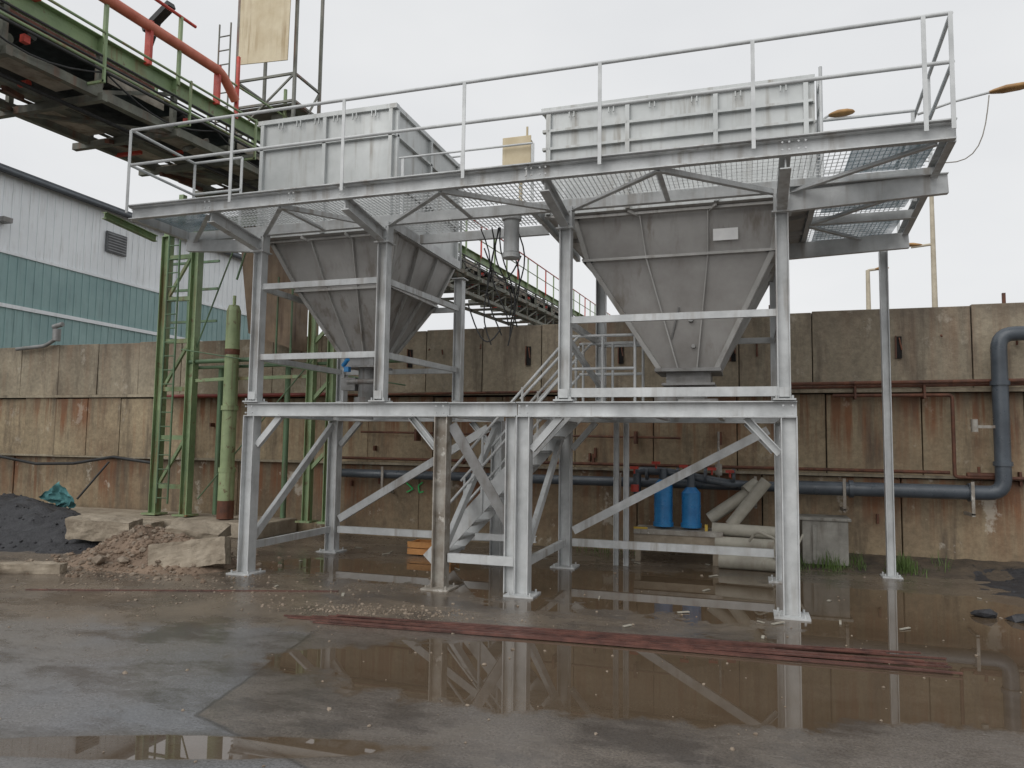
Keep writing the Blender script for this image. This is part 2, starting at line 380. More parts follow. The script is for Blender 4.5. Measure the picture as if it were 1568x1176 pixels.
def grating(x0,x1,y0,y1,z=4.49,sp=.05,cs=.1):
    n=int((x1-x0)/sp)
    for i in range(n+1):
        x=x0+i*sp; m.box(x-.002,x+.002,y0,y1,z-.007,z+.007)
    n=int((y1-y0)/cs)
    for i in range(n+1):
        y=y0+i*cs; m.box(x0,x1,y-.0025,y+.0025,z-.003,z+.005)
grating(-7.18,1.7,7.12,8.06); grating(-4.2,-2.4,8.15,8.95); grating(.76,1.75,8.15,10.75)
m.obj('grating',RIB,ep)
m=M()
for x0,x1,y0,y1 in ((.95,1.66,7.16,8.0),(.85,1.75,8.2,9.3),(.85,1.8,9.5,10.7),(-7.15,-6.4,7.16,8.0)):
    m.box(x0,x1,y0,y1,4.462,4.468)
m.obj('tinted_panels',PANEL,ep)
m=M()
ZR=5.47
def rail(pts,zs,posts,r=.019,base=4.53):
    for z in zs:
        for a,b in zip(pts,pts[1:]): m.cyl((a[0],a[1],z),(b[0],b[1],z),r,8)
    for p in posts: m.box(p[0]-.018,p[0]+.018,p[1]-.006,p[1]+.006,base-.1,zs[0])
fr=[(-7.2,7.0),(1.72,7.0)]
rail(fr,[ZR,5.03],[(x,6.985) for x in (-7.2,-5.7,-4.23,-2.8,-1.36,.08,1.5,1.71)])
rail([(-7.2,7.0),(-7.23,8.12),(-6.45,8.12)],[ZR,5.03],[(-7.22,8.12),(-6.45,8.12)])
rail([(1.72,7.0),(1.95,10.8),(.75,10.8)],[ZR,5.03],[(1.79,8.2),(1.87,9.5),(1.95,10.8),(.8,10.8)])
rail([(.75,9.0),(1.82,9.0)],[ZR],[(.8,9.0),(1.8,9.0)])
rail([(-4.15,8.2),(-2.4,8.2)],[5.25,4.95],[(-4.1,8.2),(-3.3,8.2),(-2.4,8.2)],r=.014)
rail([(-6.4,8.15),(.7,8.15)],[4.78],[(-6,8.15),(-2,8.15),(.6,8.15)],r=.012)
rail([(-6.3,10.7),(-4.3,10.7)],[6.25],[(-6.3,10.7),(-4.3,10.7)],r=.016)
for y in (8.25,8.55): m.cyl((.78,y,4.5),(.78,y,5.75),.018,8)
for k in range(5): m.cyl((.78,8.25,4.6+.25*k),(.78,8.55,4.6+.25*k),.012,6)
m.obj('handrails',RIB,ep)
m=M(); post(m,1.78,10.95,0,4.36,.1); plate(m,1.78,10.95,0,.12); m.obj('corner_post',RIB,ep)

# ------------------------------------------------------------------ hoppers
def hopper(name,rings,kboxes,nf,ns,bands=()):
    e=empty(name)
    def corners(r): z,x0,x1,y0,y1=r; return [V((x0,y0,z)),V((x1,y0,z)),V((x1,y1,z)),V((x0,y1,z))]
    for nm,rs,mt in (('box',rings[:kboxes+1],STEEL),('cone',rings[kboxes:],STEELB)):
        m=M()
        for a,b in zip(rs,rs[1:]):
            A,B=corners(a),corners(b)
            for i in range(4):
                j=(i+1)%4; m.add([A[i],A[j],B[j],B[i]],[(0,1,2,3)])
        m.obj(nm,mt,e)
    m=M(); z,x0,x1,y0,y1=rings[0]
    for a,b in (((x0-.05,y0),(x1+.05,y0)),((x0-.05,y1),(x1+.05,y1)),((x0,y0+.04),(x0,y1-.04)),((x1,y0+.04),(x1,y1-.04))):
        m.beam((a[0],a[1],z),(b[0],b[1],z),.08,.06)
    for zb_ in bands:
        for a,b in (((x0-.03,y0-.02),(x1+.03,y0-.02)),((x1+.02,y0),(x1+.02,y1))):
            m.beam((a[0],a[1],zb_),(b[0],b[1],zb_),.06,.03)
    A,B=corners(rings[0]),corners(rings[1])
    for (i,j,n,o) in ((0,1,nf,V((0,-.025,0))),(1,2,ns,V((.025,0,0)))):
        for q in range(n+1):
            t=min(max(q/n,.015),.985); a=A[i].lerp(A[j],t)+o; b=B[i].lerp(B[j],t)+o; m.beam(a-V((0,0,.04)),b,.05,.05,up=o)
    for q in range(6):
        x=lerp(x0+.3,x1-.3,q/5); m.box(x-.006,x+.006,y0-.06,y0-.04,z-.12,z-.03); m.box(x+.05,x+.062,y0-.06,y0-.04,z-.12,z-.03)
    m.obj('rim_and_stiffeners',STEEL,e); m=M()
    for k in range(kboxes,len(rings)-1):
        A,B=corners(rings[k]),corners(rings[k+1])
        for (i,j,n) in ((0,1,3),(1,2,3),(3,0,2)):
            for q in range(n+1):
                t=q/n; a=A[i].lerp(A[j],t); b=B[i].lerp(B[j],t)
                nrm=(A[j]-A[i]).cross(B[i]-A[i]).normalized()
                c=(A[i]+A[j]+B[i]+B[j])/4; ctr=V(((rings[k][1]+rings[k][2])/2,(rings[k][3]+rings[k][4])/2,c.z))
                if nrm.dot(c-ctr)<0: nrm=-nrm
                m.beam(a+nrm*.02,b+nrm*.02,(.014 if 0<q<n else .05),.05 if 0<q<n else .03,up=nrm)
        if k>kboxes:
            for i in range(4):
                j=(i+1)%4; dd=(A[j]-A[i]).normalized()*.05; m.beam(A[i]-dd,A[j]+dd,.12,.03)
    m.obj('cone_ribs_and_flanges',CRIB,e)
    z,x0,x1,y0,y1=rings[-1]; m=M(); cx,cy=(x0+x1)/2,(y0+y1)/2
    m.box(x0-.06,x1+.06,y0-.06,y1+.06,z-.03,z+.01)
    w=(x1-x0)/2*.8; m.box(cx-w,cx+w,cy-w,cy+w,z-.16,z-.03); m.box(cx-w-.05,cx+w+.05,cy-w-.05,cy+w+.05,z-.19,z-.162)
    m.cyl((cx,cy,z-.19),(cx,cy,2.2),w*.55,16); m.cyl((cx,cy,2.3),(cx,cy,2.2),w*.8,16)
    m.box(cx-w*1.6,cx-w*.6,cy-w*.5,cy+w*.2,z-.5,z-.32)
    m.cyl((cx-.1,y0-.1,z-.4),(cx+.35,y0-.1,z-.4),.04,10)
    m.obj('outlet_valve',DARKG,e)
    return e
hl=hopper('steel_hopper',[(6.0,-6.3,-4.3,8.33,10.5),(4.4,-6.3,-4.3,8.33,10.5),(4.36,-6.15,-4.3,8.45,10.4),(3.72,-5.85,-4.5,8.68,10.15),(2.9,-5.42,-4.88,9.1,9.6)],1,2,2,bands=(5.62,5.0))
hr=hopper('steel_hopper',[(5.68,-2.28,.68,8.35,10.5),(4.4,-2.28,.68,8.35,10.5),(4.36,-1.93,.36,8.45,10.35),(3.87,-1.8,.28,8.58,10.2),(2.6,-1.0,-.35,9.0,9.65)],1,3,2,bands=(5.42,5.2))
m=M(); m.add([(-.35,8.494,4.0),(-.08,8.494,4.0),(-.08,8.474,4.13),(-.35,8.474,4.13)],[(0,1,2,3)]); m.obj('label',LABEL,hr)
m=M()
m.cyl((-.62,8.82,3.15),(-.62,8.76,3.16),.03,10); m.cyl((-.6,8.95,2.85),(-.6,8.88,2.86),.025,10)
m.bend([(-.85,8.88,2.95),(-.78,8.78,3.2),(-.75,8.73,3.3)],.012,.03); m.obj('cone_fittings',DARKG,hr)
m=M(); m.cyl((-5.3,8.95,2.72),(-5.2,8.9,2.8),.03,10); m.box(-5.26,-5.19,8.9,8.97,2.63,2.7); m.obj('blue_actuator',BLUE,hl)

# ------------------------------------------------------------------ stairs
es=empty('steel_staircase'); m=M()
sx0,sz0,sx1,sz1=-3.98,.1,-2.15,2.1
for y in (9.0,9.7): m.beam((sx0,y,sz0+.05),(sx1,y,sz1),.02,.2)
for k in range(10):
    t=(k+.7)/10.5; x=lerp(sx0,sx1,t); z=lerp(sz0,sz1,t); m.box(x-.12,x+.12,9.012,9.688,z,z+.03)
m.box(-2.15,-1.3,8.9,9.8,2.165,2.2)
m.obj('flight',GALV,es); m=M()
for y in (8.98,9.72):
    for dz in (.9,.5): m.cyl((sx0+.15,y,sz0+dz+.15),(sx1,y,sz1+dz),.019,8)
    for k in range(4):
        x=lerp(sx0+.2,sx1-.05,k/3); z=lerp(sz0+.2,sz1,k/3); m.cyl((x,y,z-.1),(x,y,z+.9),.018,8)
    m.cyl((sx1,y,3.03),(-1.3,y,3.03),.019,8); m.cyl((sx1,y,2.62),(-1.3,y,2.62),.019,8)
    for x in (-2.1,-1.7,-1.3): m.cyl((x,y,2.2),(x,y,3.03),.018,8)
    m.cyl((-2.75,y,2.25),(-2.0,y,3.03),.019,8)
m.obj('stair_handrails',GALV,es)

# ------------------------------------------------------------------ concrete retaining wall
ew=empty('concrete_retaining_wall'); WY=11.95
mu,mm_,mb,md=M(),M(),M(),M()
def pan(m,x0,x1,y,z0,z1,th=.25,j=.012):
    dy=random.uniform(-j,j); dz=random.uniform(-.02,.012); a=random.uniform(-.006,.006)
    m.add([(x0+.007,y+dy+a,z0),(x1-.007,y+dy-a,z0),(x1-.007,y+dy+th,z0),(x0+.007,y+dy+th,z0),(x0+.007,y+dy-a,z1+dz),(x1-.007,y+dy+a,z1+dz),(x1-.007,y+dy+th,z1+dz),(x0+.007,y+dy+th,z1+dz)],
          [(0,3,2,1),(4,5,6,7),(0,1,5,4),(1,2,6,5),(2,3,7,6),(3,0,4,7)])
x=-19.2; 
while x<9:
    ztop=lerp(3.62,3.76,(x+10)/13) if x>-10 else 3.62
    pan(mu,x,x+1.06,WY,2.56,ztop); x+=1.06
x=-19.0
while x<9:
    off=.06 if x>-10.5 else -.05
    wd=.86 if x<-10.5 else 1.28
    pan(mm_,x,x+wd,WY+off,1.3,2.49,j=.025); x+=wd
x=-18.8
while x<9:
    pan(mb,x,x+1.9,WY+.02,-.1,1.27,j=.02); x+=1.9
mu.obj('upper_panels',WALLU,ew,.008); mm_.obj('middle_panels',WALLM,ew,.008); mb.obj('base_panels',WALLB,ew,.01)
md.box(-19,9,WY+.12,WY+.3,0,3.5); 
for x in (-5.72,-3.52,-1.95,-.2,2.12): md.box(x-.035,x+.035,WY-.025,WY+.1,3.0,3.32)
md.obj('dark_joint_backing',DARK,ew)
m=M()
for x in (-5.72,-3.52,-1.95,-.2,2.12):
    m.beam((x-.045,WY-.03,3.0),(x-.045,WY-.03,3.33),.015,.03,(0,1,0)); m.cyl((x,WY-.03,3.3),(x+.03,WY-.04,3.12),.012,6)
m.obj('slot_hardware',RUST,ew)
m=M(); m.box(-19,9,WY-.1,WY+.02,2.5,2.555); m.box(-19,9,WY-.06,WY+.05,1.27,1.31); m.obj('ledge',WALLU,ew)
m=M()
for i in range(14):
    x=random.uniform(-10,4); m.cyl((x,WY-.02,3.3+random.uniform(-.3,.1)),(x,WY-.05,3.3),.015,6)
for i in range(18):
    x=random.uniform(-10,5); z=random.uniform(.4,2.3); m.box(x,x+.03,WY-.05,WY+.1,z,z+random.uniform(.05,.2))
m.obj('lifting_lugs',RUST,ew)
m=M()
for a,b in (((-5.75,.98),(-5.6,.86)),((-5.6,.86),(-5.72,.8)),((-5.5,.92),(-5.42,.98)),((-5.5,.92),(-5.48,.8)),((-5.48,.8),(-5.4,.82))):
    m.beam((a[0],WY-.02,a[1]),(b[0],WY-.02,b[1]),.02,.02,(0,1,0))
m.obj('green_marking',mat('green_spray',lin(60,200,110),lin(50,170,90)),ew)

m=M(); m.cyl((-10.4,WY-.14,2.48),(3.9,WY-.14,2.6),.022,8); m.cyl((-7,WY-.12,1.38),(2.7,WY-.12,1.36),.025,8)
m.bend([(1.2,WY-.16,2.45),(2.75,WY-.16,2.45),(2.75,WY-.16,1.3),(3.9,WY-.16,1.3)],.025,.06,8)
m.cyl((.6,WY-.2,2.62),(6,WY-.2,2.66),.028,8)
m.cyl((-6.6,WY-.12,1.85),(-1,WY-.12,1.8),.018,8)
for x in (-5.5,-4.2,-3.0,-1.7,-.4): m.box(x-.02,x+.02,WY-.2,WY,1.7,1.9)
for x in (1.5,2.4,3.4): m.box(x-.015,x+.015,WY-.2,WY,2.4,2.66)
m.cyl((2.9,WY-.15,1.33),(3.3,WY-.15,1.33),.04,8); m.cyl((3.05,WY-.15,1.33),(3.05,WY-.15,1.45),.02,8)
m.obj('rusty_wall_pipes',RUST)
m=M(); m.cyl((-10.9,WY-.2,2.5),(-7.3,WY-.2,2.52),.035,8); m.obj('red_wall_pipe',mat('dull_red',lin(130,50,42),lin(100,44,36)))

e=empty('water_pipe'); m=M(); py=WY-.3
m.bend([(5.2,py,3.28),(3.3,py,3.28),(3.3,py,1.1),(.55,py,1.1)],.1,.2,16)
m.cyl((.55,py,1.1),(-7.2,py,1.12),.075,14)
for x in (.55,1.4,2.9): m.cyl((x-.03,py,1.1),(x+.03,py,1.1),.125,16)
for z in (1.5,2.6): m.cyl((3.3,py,z-.03),(3.3,py,z+.03),.12,16)
m.obj('pipe_run',PIPE,e)
m=M()
for x in (2.9,1.3,.1,-1.9,-4,-6): m.box(x-.02,x+.02,py-.13,py-.11,.8,1.25); m.box(x-.02,x+.02,py-.13,WY,.78,.82)
m.beam((3.3,py,2.0),(2.95,py-.1,2.0),.04,.04); m.cyl((2.95,py-.1,1.93),(2.95,py-.1,2.1),.045,10)
m.obj('pipe_brackets',GALVD,e)
m=M(); m.bend([(-.42,py-.15,1.9),(-.42,py-.15,1.15),(-.42,py,1.1)],.018,.05,8); m.cyl((-.42,py-.15,1.25),(-.42,py-.15,1.42),.05,10); m.obj('valve',GALVD,e)

e=empty('blue_filter_unit'); m=M()
for x,zt in ((-1.2,1.2),(-.8,1.1)):
    m.cyl((x,11.2,.55),(x,11.2,zt-.1),.135,20); m.cyl((x,11.2,zt-.1),(x,11.2,zt-.02),.135,20,.07); m.cyl((x,11.2,.5),(x,11.2,.56),.15,20)
    m.cyl((x,11.2,.8),(x,11.2,.82),.139,20)
m.obj('canisters',BLUE,e); m=M()
m.box(-1.6,-.35,10.95,11.5,.4,.47); m.obj('skid_top',GALVD,e)
m=M(); m.box(-1.6,-.4,10.98,11.45,.28,.395); 
for x in (-1.55,-.45): m.box(x-.04,x+.04,11,11.08,0,.28)
m.obj('skid_base',CONC,e)
m=M()
m.bend([(-1.6,11.3,.95),(-1.6,11.3,1.3),(-1.2,11.3,1.3),(-.3,11.3,1.15),(.0,11.5,1.12)],.06,.08,12)
m.cyl((-1.2,11.2,1.18),(-1.2,11.2,1.34),.06,12); m.cyl((-.8,11.2,1.08),(-.8,11.2,1.3),.06,12)
for x in (-1.45,-1.0,-.6,-.2): m.cyl((x-.02,11.3,1.26),(x+.02,11.3,1.26),.1,14)
m.obj('manifold',PIPE,e); m=M()
for x,z in ((-1.62,1.34),(-1.3,1.42),(-.9,1.38),(-.5,1.35),(-.25,1.32)): m.box(x-.06,x+.06,11.1,11.18,z-.015,z+.025); m.cyl((x,11.14,z-.08),(x,11.14,z),.015,8)
m.cyl((-1.6,11.05,1.0),(-1.6,11.05,1.1),.06,10)
m.obj('red_valve_handles',RED,e); m=M(); m.box(-.6,-.56,11.05,11.1,.47,.56); m.box(-1.6,-1.4,10.94,10.948,.47,.5); m.obj('yellow_trim',YEL,e)

e=empty('discarded_pipes'); m=M()
m.cyl((-.45,11.0,.33),(.42,10.9,.33),.085,18); m.cyl((-.5,11.15,.5),(.45,11.1,.48),.09,18); m.cyl((-.4,10.8,.1),(.42,10.75,.1),.095,18)
m.cyl((-.55,11.35,.62),(.05,11.4,1.05),.09,18); m.cyl((-.25,11.2,.55),(.25,11.25,1.2),.085,18)
m.cyl((-.02,11.35,1.0),(.14,11.42,1.12),.13,18); m.cyl((-.3,11.25,.22),(.45,11.2,.2),.1,18)
m.obj('pipes',GREYP,e)
m=M(); m.bend([(0,10.7,.4),(.1,10.6,.55),(.35,10.65,.45),(.3,10.7,.2),(.5,10.7,.15),(.7,10.9,.5)],.018,.06,8); m.obj('hose',GREYP,e)
m=M(); m.box(.72,1.32,11.35,11.9,0.05,.66); m.box(.68,1.36,11.32,11.92,.66,.7); m.box(.85,.9,11.33,11.345,.1,.6); m.obj('valve_box',mat('grey_box',lin(156,153,145),lin(116,113,107),3,.7,0,.2,20,lin(84,72,60),.8),None,.01)

# ------------------------------------------------------------------ conveyor bridge
ec=empty('conveyor_bridge')
def zb(y): return 6.05+.045*(y-7)
Y0,Y1=2.0,58.0; XL,XR=-9.55,-8.0
mg,mk,mr,mo,mesh_,mrust,mgd=M(),M(),M(),M(),M(),M(),M()
def ln(m,x,dz,r,y0=Y0,y1=Y1,n=8): m.cyl((x,y0,zb(y0)+dz),(x,y1,zb(y1)+dz),r,n)
def lb(m,x,dz,w,h,y0=Y0,y1=Y1): m.beam((x,y0,zb(y0)+dz),(x,y1,zb(y1)+dz),w,h)
for x,sd_ in ((XR,1),(XL,-1)):
    mg.U((x,Y0,zb(Y0)+.72),(x,Y1,zb(Y1)+.72),.1,.24,side=-sd_)
    lb(mgd,x,.08,.09,.12)
lb(mk,-8.75,.66,.8,.03); lb(mk,-8.85,.34,.7,.025)
lb(mgd,-8.95,.12,.2,.08); 
for x in (-9.3,-9.15,-8.3): ln(mgd,x,.16,.025)
y=Y0; k=0
while y<Y1:
    z=zb(y)
    mgd.beam((XL-.3,y,z+.02),(XR+.12,y,z+.02),.08,.1)
    for x in (XL,XR): mgd.beam((x,y,z+.14),(x,y,z+.6),.07,.07)
    mg.box(XR-.055,XR+.055,y-.02,y+.02,z+.6,z+.84)
    if k%2==0:
        for x in (XL,XR): mgd.beam((x,y,z+.1),(x,y+1.3,zb(y+1.3)+.62),.05,.05)
        mgd.beam((XL,y,z+.03),(XR,y+1.3,zb(y+1.3)+.03),.05,.05)
    mgd.cyl((XL+.3,y+.3,z+.4),(XR-.3,y+.3,z+.4),.06,10)
    if y<35: mk.cyl((XL+.35,y+.6,z+.58),(-8.95,y+.6,z+.52),.05,8); mk.cyl((-8.6,y+.6,z+.52),(XR-.3,y+.6,z+.58),.05,8)
    if k%4!=3: mesh_.beam((XL+.42,y+.07,z+.13),(XL+.42,y+1.2,zb(y+1.2)+.13),.72,.012)
    if k%3!=1: mesh_.beam((-8.32,y+.1,z+.14),(-8.32,y+1.18,zb(y+1.18)+.14),.52,.012)
    if k%2==0: mesh_.beam((XR+.01,y+.12,z+.4),(XR+.01,y+1.1,zb(y+1.1)+.4),.012,.22)
    if y<40 and k%2: mr.box(-8.0,-7.93,y+.2,y+.28,z+.25,z+.34); mr.beam((XL,y+.5,z+.05),(XL+.5,y+.5,z+.05),.05,.05); mr.cyl((-8.6,y+.7,z+.06),(-8.45,y+.7,z+.06),.04,8)
    (mr if k%3==0 else mg).beam((XR+.06,y,z+.75),(XR+.06,y,z+1.8),.045,.045); mg.beam((XL-.06,y,z+.75),(XL-.06,y,z+1.8),.045,.045)
    y+=1.3; k+=1
for x in (XR+.06,XL-.06):
    ln(mr,x,1.8,.024,12.5 if x==XR+.06 else Y0); ln(mg,x,1.3,.018)
ln(mr,XR+.06,1.8,.024,Y0,8.8)
ln(mg,XR+.3,.75,.018,Y0,10.5); ln(mg,XR+.3,.3,.018,Y0,10.5)
for i in range(6): mg.beam((XR+.3,2.5+1.5*i,zb(2.5+1.5*i)+.1),(XR+.3,2.5+1.5*i,zb(2.5+1.5*i)+.78),.03,.03); mg.beam((XR,2.5+1.5*i,zb(2.5+1.5*i)+.12),(XR+.32,2.5+1.5*i,zb(2.5+1.5*i)+.12),.03,.03)
lb(mgd,-8.1,-.45,.08,.1,15,50); lb(mgd,-9.4,-.45,.08,.1,15,50)
for i in range(26):
    y=15+i*1.35; mgd.beam((-9.4,y,zb(y)-.45),(-8.1,y,zb(y)-.45),.07,.08); mgd.beam((-8.1,y,zb(y)-.45),(-8.1,y,zb(y)+.05),.05,.05); mgd.beam((-8.1,y,zb(y)-.45),(-8.1,y+1.35,zb(y)+.05),.04,.04)
mo.bend([(-7.93,Y0,zb(Y0)+1.35),(-7.93,9.4,zb(9.4)+1.35),(-7.93,9.75,zb(9.4)+1.05)],.075,.15,14)
for y in (4.5,6.2,7.9,9.3): mr.box(-7.99,-7.89,y,y+.05,zb(y)+.8,zb(y)+1.43)
lb(mr,-8.6,.98,.06,.05,Y0,12); lb(mrust,-9.0,1.0,.3,.12,Y0,9)
for x,dz,r in ((-7.88,.35,.02),(-7.9,.46,.015),(-7.9,.55,.015),(-9.7,.2,.04),(-8.4,-.05,.03)): ln(mk,x,dz,r)
for i in range(30):
    y=random.uniform(3,30); x=random.uniform(-9.4,-8.1); L_=random.uniform(.3,.8)
    (mgd if i%3 else mrust).beam((x,y,zb(y)-.05),(x+random.uniform(-.3,.3),y+L_,zb(y)+random.uniform(0,.3)),.06,.06)
for i in range(10):
    y=3+i*2.1; a=V((-7.9,y,zb(y)+.35)); b=V((-7.9,y+2.1,zb(y+2.1)+.35)); mk.tube([a.lerp(b,t/8)-V((0,0,.25*math.sin(math.pi*t/8))) for t in range(9)],.012,6)
mg.obj('green_side_beams',GREEN,ec); mgd.obj('truss',TRUSS,ec); mk.obj('belt_and_rollers',BLACK,ec); mr.obj('red_rails',RED,ec); mo.obj('red_duct',ORANGE,ec); mesh_.obj('walkway_mesh',MESHM,ec); mrust.obj('rusty_fittings',RUST,ec)
m=M(); XA,XB=-8.85,-7.62
for x in (XA,XB):
    for y in (10.9,11.7): m.beam((x,y,zb(11)+.7),(x,y,10.3),.05,.05)
for z in (7.2,7.7,8.2): 
    m.beam((XA,10.9,z),(XB,10.9,z),.04,.04); m.beam((XB,10.9,z),(XB,11.7,z),.04,.04); m.beam((XA,10.9,z),(XA,11.7,z),.04,.04)
for i in range(9): m.beam((XA+i*.15,10.9,6.8),(XA+i*.15,10.9,7.2),.02,.02)
m.beam((XA,10.9,7.2),(XB,10.9,8.2),.03,.03); m.beam((XB,10.9,6.9),(XB,11.7,8.2),.03,.03)
m.box(XA,XB,10.95,11.65,7.66,7.69); m.box(-8.3,-7.9,11.2,11.5,7.2,7.65)
for x in (-9.2,-8.95): m.cyl((x,10.8,6.8),(x,10.8,9.3),.016,6)
for k in range(9): m.cyl((-9.2,10.8,6.9+.27*k),(-8.95,10.8,6.9+.27*k),.012,6)
m.obj('cabin_frame',mat('grey_frame',lin(136,138,128),lin(98,98,92),3,.6,0,0,1,lin(130,70,48),.6),ec)
m=M(); m.add([(-8.8,10.85,8.5),(-7.66,10.72,8.36),(-7.63,10.72,10.2),(-8.8,10.85,10.3),(-8.8,10.87,8.5),(-7.66,10.74,8.36),(-7.63,10.74,10.2),(-8.8,10.87,10.3)],[(0,1,2,3),(7,6,5,4),(0,4,5,1),(1,5,6,2),(2,6,7,3),(3,7,4,0)]); m.obj('beige_sign_panel',BEIGE,ec)
m=M(); m.beam((-9.6,9.5,7.9),(-9.2,9.4,8.6),.04,.04); m.beam((-9.5,9.4,8.45),(-8.9,9.3,8.75),.14,.1); m.obj('rail_lamp',BLACK,ec)

# ------------------------------------------------------------------ conveyor support tower
et=empty('conveyor_support_tower'); m=M(); ty=11.2
zb0=.28
for x in (-10.5,-9.8): m.H((x,ty,zb0),(x,ty,5.5),.15,.16,(1,0,0)); m.box(x-.16,x+.16,ty-.16,ty+.16,zb0,zb0+.03)
for x in (-7.25,-6.85): m.H((x,ty,zb0),(x,ty,6.0 if x<-7 else 5.6),.13,.13,(1,0,0)); m.box(x-.14,x+.14,ty-.14,ty+.14,zb0,zb0+.03)
for z in (1.2,2.4,3.4,4.4): m.beam((-7.2,ty,z),(-6.9,ty,z+.3),.05,.06)
for z in (.8,1.7,2.6,3.5,4.3,5.1): m.beam((-10.45,ty,z),(-9.87,ty,z),.06,.08)
for z0 in (.8,2.6,4.3): m.beam((-10.45,ty,z0),(-9.87,ty,z0+.9),.05,.05)
m.H((-10.6,ty,5.6),(-6.8,ty,5.75),.14,.2)
m.H((-10.8,ty,5.5),(-10.8,ty-1.2,5.6),.1,.12)
for x in (-10.2,-9.4,-8.4,-7.4): m.beam((x,ty,5.7),(x,ty,6.3),.1,.1)
m.beam((-9.7,ty,2.75),(-9.0,ty,2.78),.05,.06); m.beam((-8.8,ty,2.78),(-7.3,ty,2.8),.05,.06)
m.obj('green_columns',GREEN,et)
m=M()
for x in (-10.3,-10.05): m.cyl((x,ty-.18,.5),(x,ty-.18,5.8),.018,8)
for k in range(20): m.cyl((-10.3,ty-.18,.6+.26*k),(-10.05,ty-.18,.6+.26*k),.012,6)
for x in (-9.35,-7.9): m.cyl((x,ty+.25,.3),(x,ty+.25,3.0),.05,10)
m.obj('ladder_and_standpipes',GREEND,et)
m=M(); m.cyl((-9.9,ty,3.1),(-7.0,ty,3.15),.04,8); m.cyl((-9.9,ty+.1,3.0),(-5.5,ty+.1,3.05),.03,8)
m.cyl((-9.8,ty,3.2),(-8.9,ty,5.4),.015,6); m.cyl((-7.2,ty-.05,3.1),(-9.5,ty-.05,.6),.012,6); m.cyl((-9.8,ty-.3,3.3),(-5.3,ty-.3,2.6),.012,6)
m.cyl((-8.9,ty,4.6),(-8.6,ty,5.5),.02,6)
for x in (-8.4,-8.0,-7.7): m.cyl((x,ty,3.1),(x,ty,4.6),.02,6)
m.obj('pipes_and_ties',GREEND,et)
m=M(); m.add([(-8.6,ty,3.6),(-7.7,ty,3.3),(-7.7,ty,5.6),(-8.9,ty,5.6),(-8.6,ty+.5,3.6),(-7.7,ty+.5,3.3),(-7.7,ty+.5,5.6),(-8.9,ty+.5,5.6)],[(0,1,2,3),(7,6,5,4),(0,4,5,1),(1,5,6,2),(3,7,4,0)])
m.obj('discharge_chute',CHUTE,et)
m=M(); cx=-8.85
m.cyl((cx,ty-.1,.3),(cx,ty-.1,1.1),.14,16); m.cyl((cx,ty-.1,1.1),(cx,ty-.1,4.0),.125,16); m.cyl((cx,ty-.1,4.0),(cx,ty-.1,4.1),.125,16,.09); m.cyl((cx,ty-.1,4.1),(cx,ty-.1,4.28),.03,8)
for z in (1.1,2.2): m.cyl((cx,ty-.1,z),(cx,ty-.1,z+.08),.15,16)
m.obj('green_cylinder_post',mat('pale_green',lin(164,178,134),lin(130,146,106),2,.55,0,.1,40,lin(100,70,48),.8,edge=lin(116,98,72)),et)
m=M(); m.cyl((cx,ty-.1,3.2),(cx,ty-.1,3.3),.131,16); m.cyl((cx,ty-.1,.28),(cx,ty-.1,.6),.144,16); m.obj('rust_bands',RUST,et)
m=M(); m.box(-14,-7.9,10.75,11.9,0,.26); m.obj('tower_plinth',CONC,None,.02)
m=M(); m.beam((-11.5,13,2.5),(-11.5,13,6.0),.1,.1); 
for z in (4.2,4.9,5.5): m.beam((-12.2,13,z),(-10.8,13,z),.05,.05)
m.beam((-12.1,13,2.5),(-12.1,13,6.2),.06,.06); m.beam((-11.5,13,0),(-11.5,13,2.5),.1,.1); m.beam((-12.1,13,0),(-12.1,13,2.5),.06,.06); m.obj('pipe_rack',GREEND)

# ------------------------------------------------------------------ industrial building
eb=empty('industrial_building'); BX=-22
m=M(); m.box(-46,BX,2,31,7.4,9.85); m.obj('upper_white_walls',WHITEP,eb)
m=M(); m.box(-46,BX+.02,1.98,31.02,0,7.39); m.obj('lower_teal_walls',TEAL,eb)
m=M(); y=2.2
while y<31: m.box(BX,BX+.02,y,y+.06,7.46,9.8); y+=.3
m.obj('white_ribs',WHITEP,eb)
m=M(); y=2.2
while y<31: m.box(BX+.02,BX+.04,y,y+.06,0,7.33); y+=.3
m.obj('teal_ribs',TEAL,eb)
m=M(); m.box(BX+.041,BX+.08,2,31.05,5.66,5.78); m.box(BX,BX+.07,2,31.05,7.34,7.44); m.box(BX+.02,BX+.09,24,24.1,0,9.8); m.obj('flashings',WHITEP,eb)
m=M(); m.box(-46.3,BX+.3,1.7,31.3,9.85,10.0); m.cyl((BX+.3,1.8,9.84),(BX+.3,31.3,9.84),.08,8); m.obj('roof_edge',mat('roof_grey',lin(84,90,96),lin(70,74,78)),eb)
m=M(); m.box(BX+.03,BX+.1,20.45,21.35,8.35,9.1); m.obj('louvre_vent',mat('vent',lin(106,108,110),lin(80,82,84)),eb)
m=M()
for k in range(7): m.box(BX+.1,BX+.13,20.5,21.3,8.4+.1*k,8.43+.1*k)
m.obj('louvre_slats',mat('slat',lin(150,152,154)),eb)
m=M(); m.box(BX+.02,BX+.35,13.2,13.5,8.2,8.35); m.box(BX+.02,BX+.35,16.4,16.7,8.25,8.4); m.obj('wall_light',DARKG,eb)

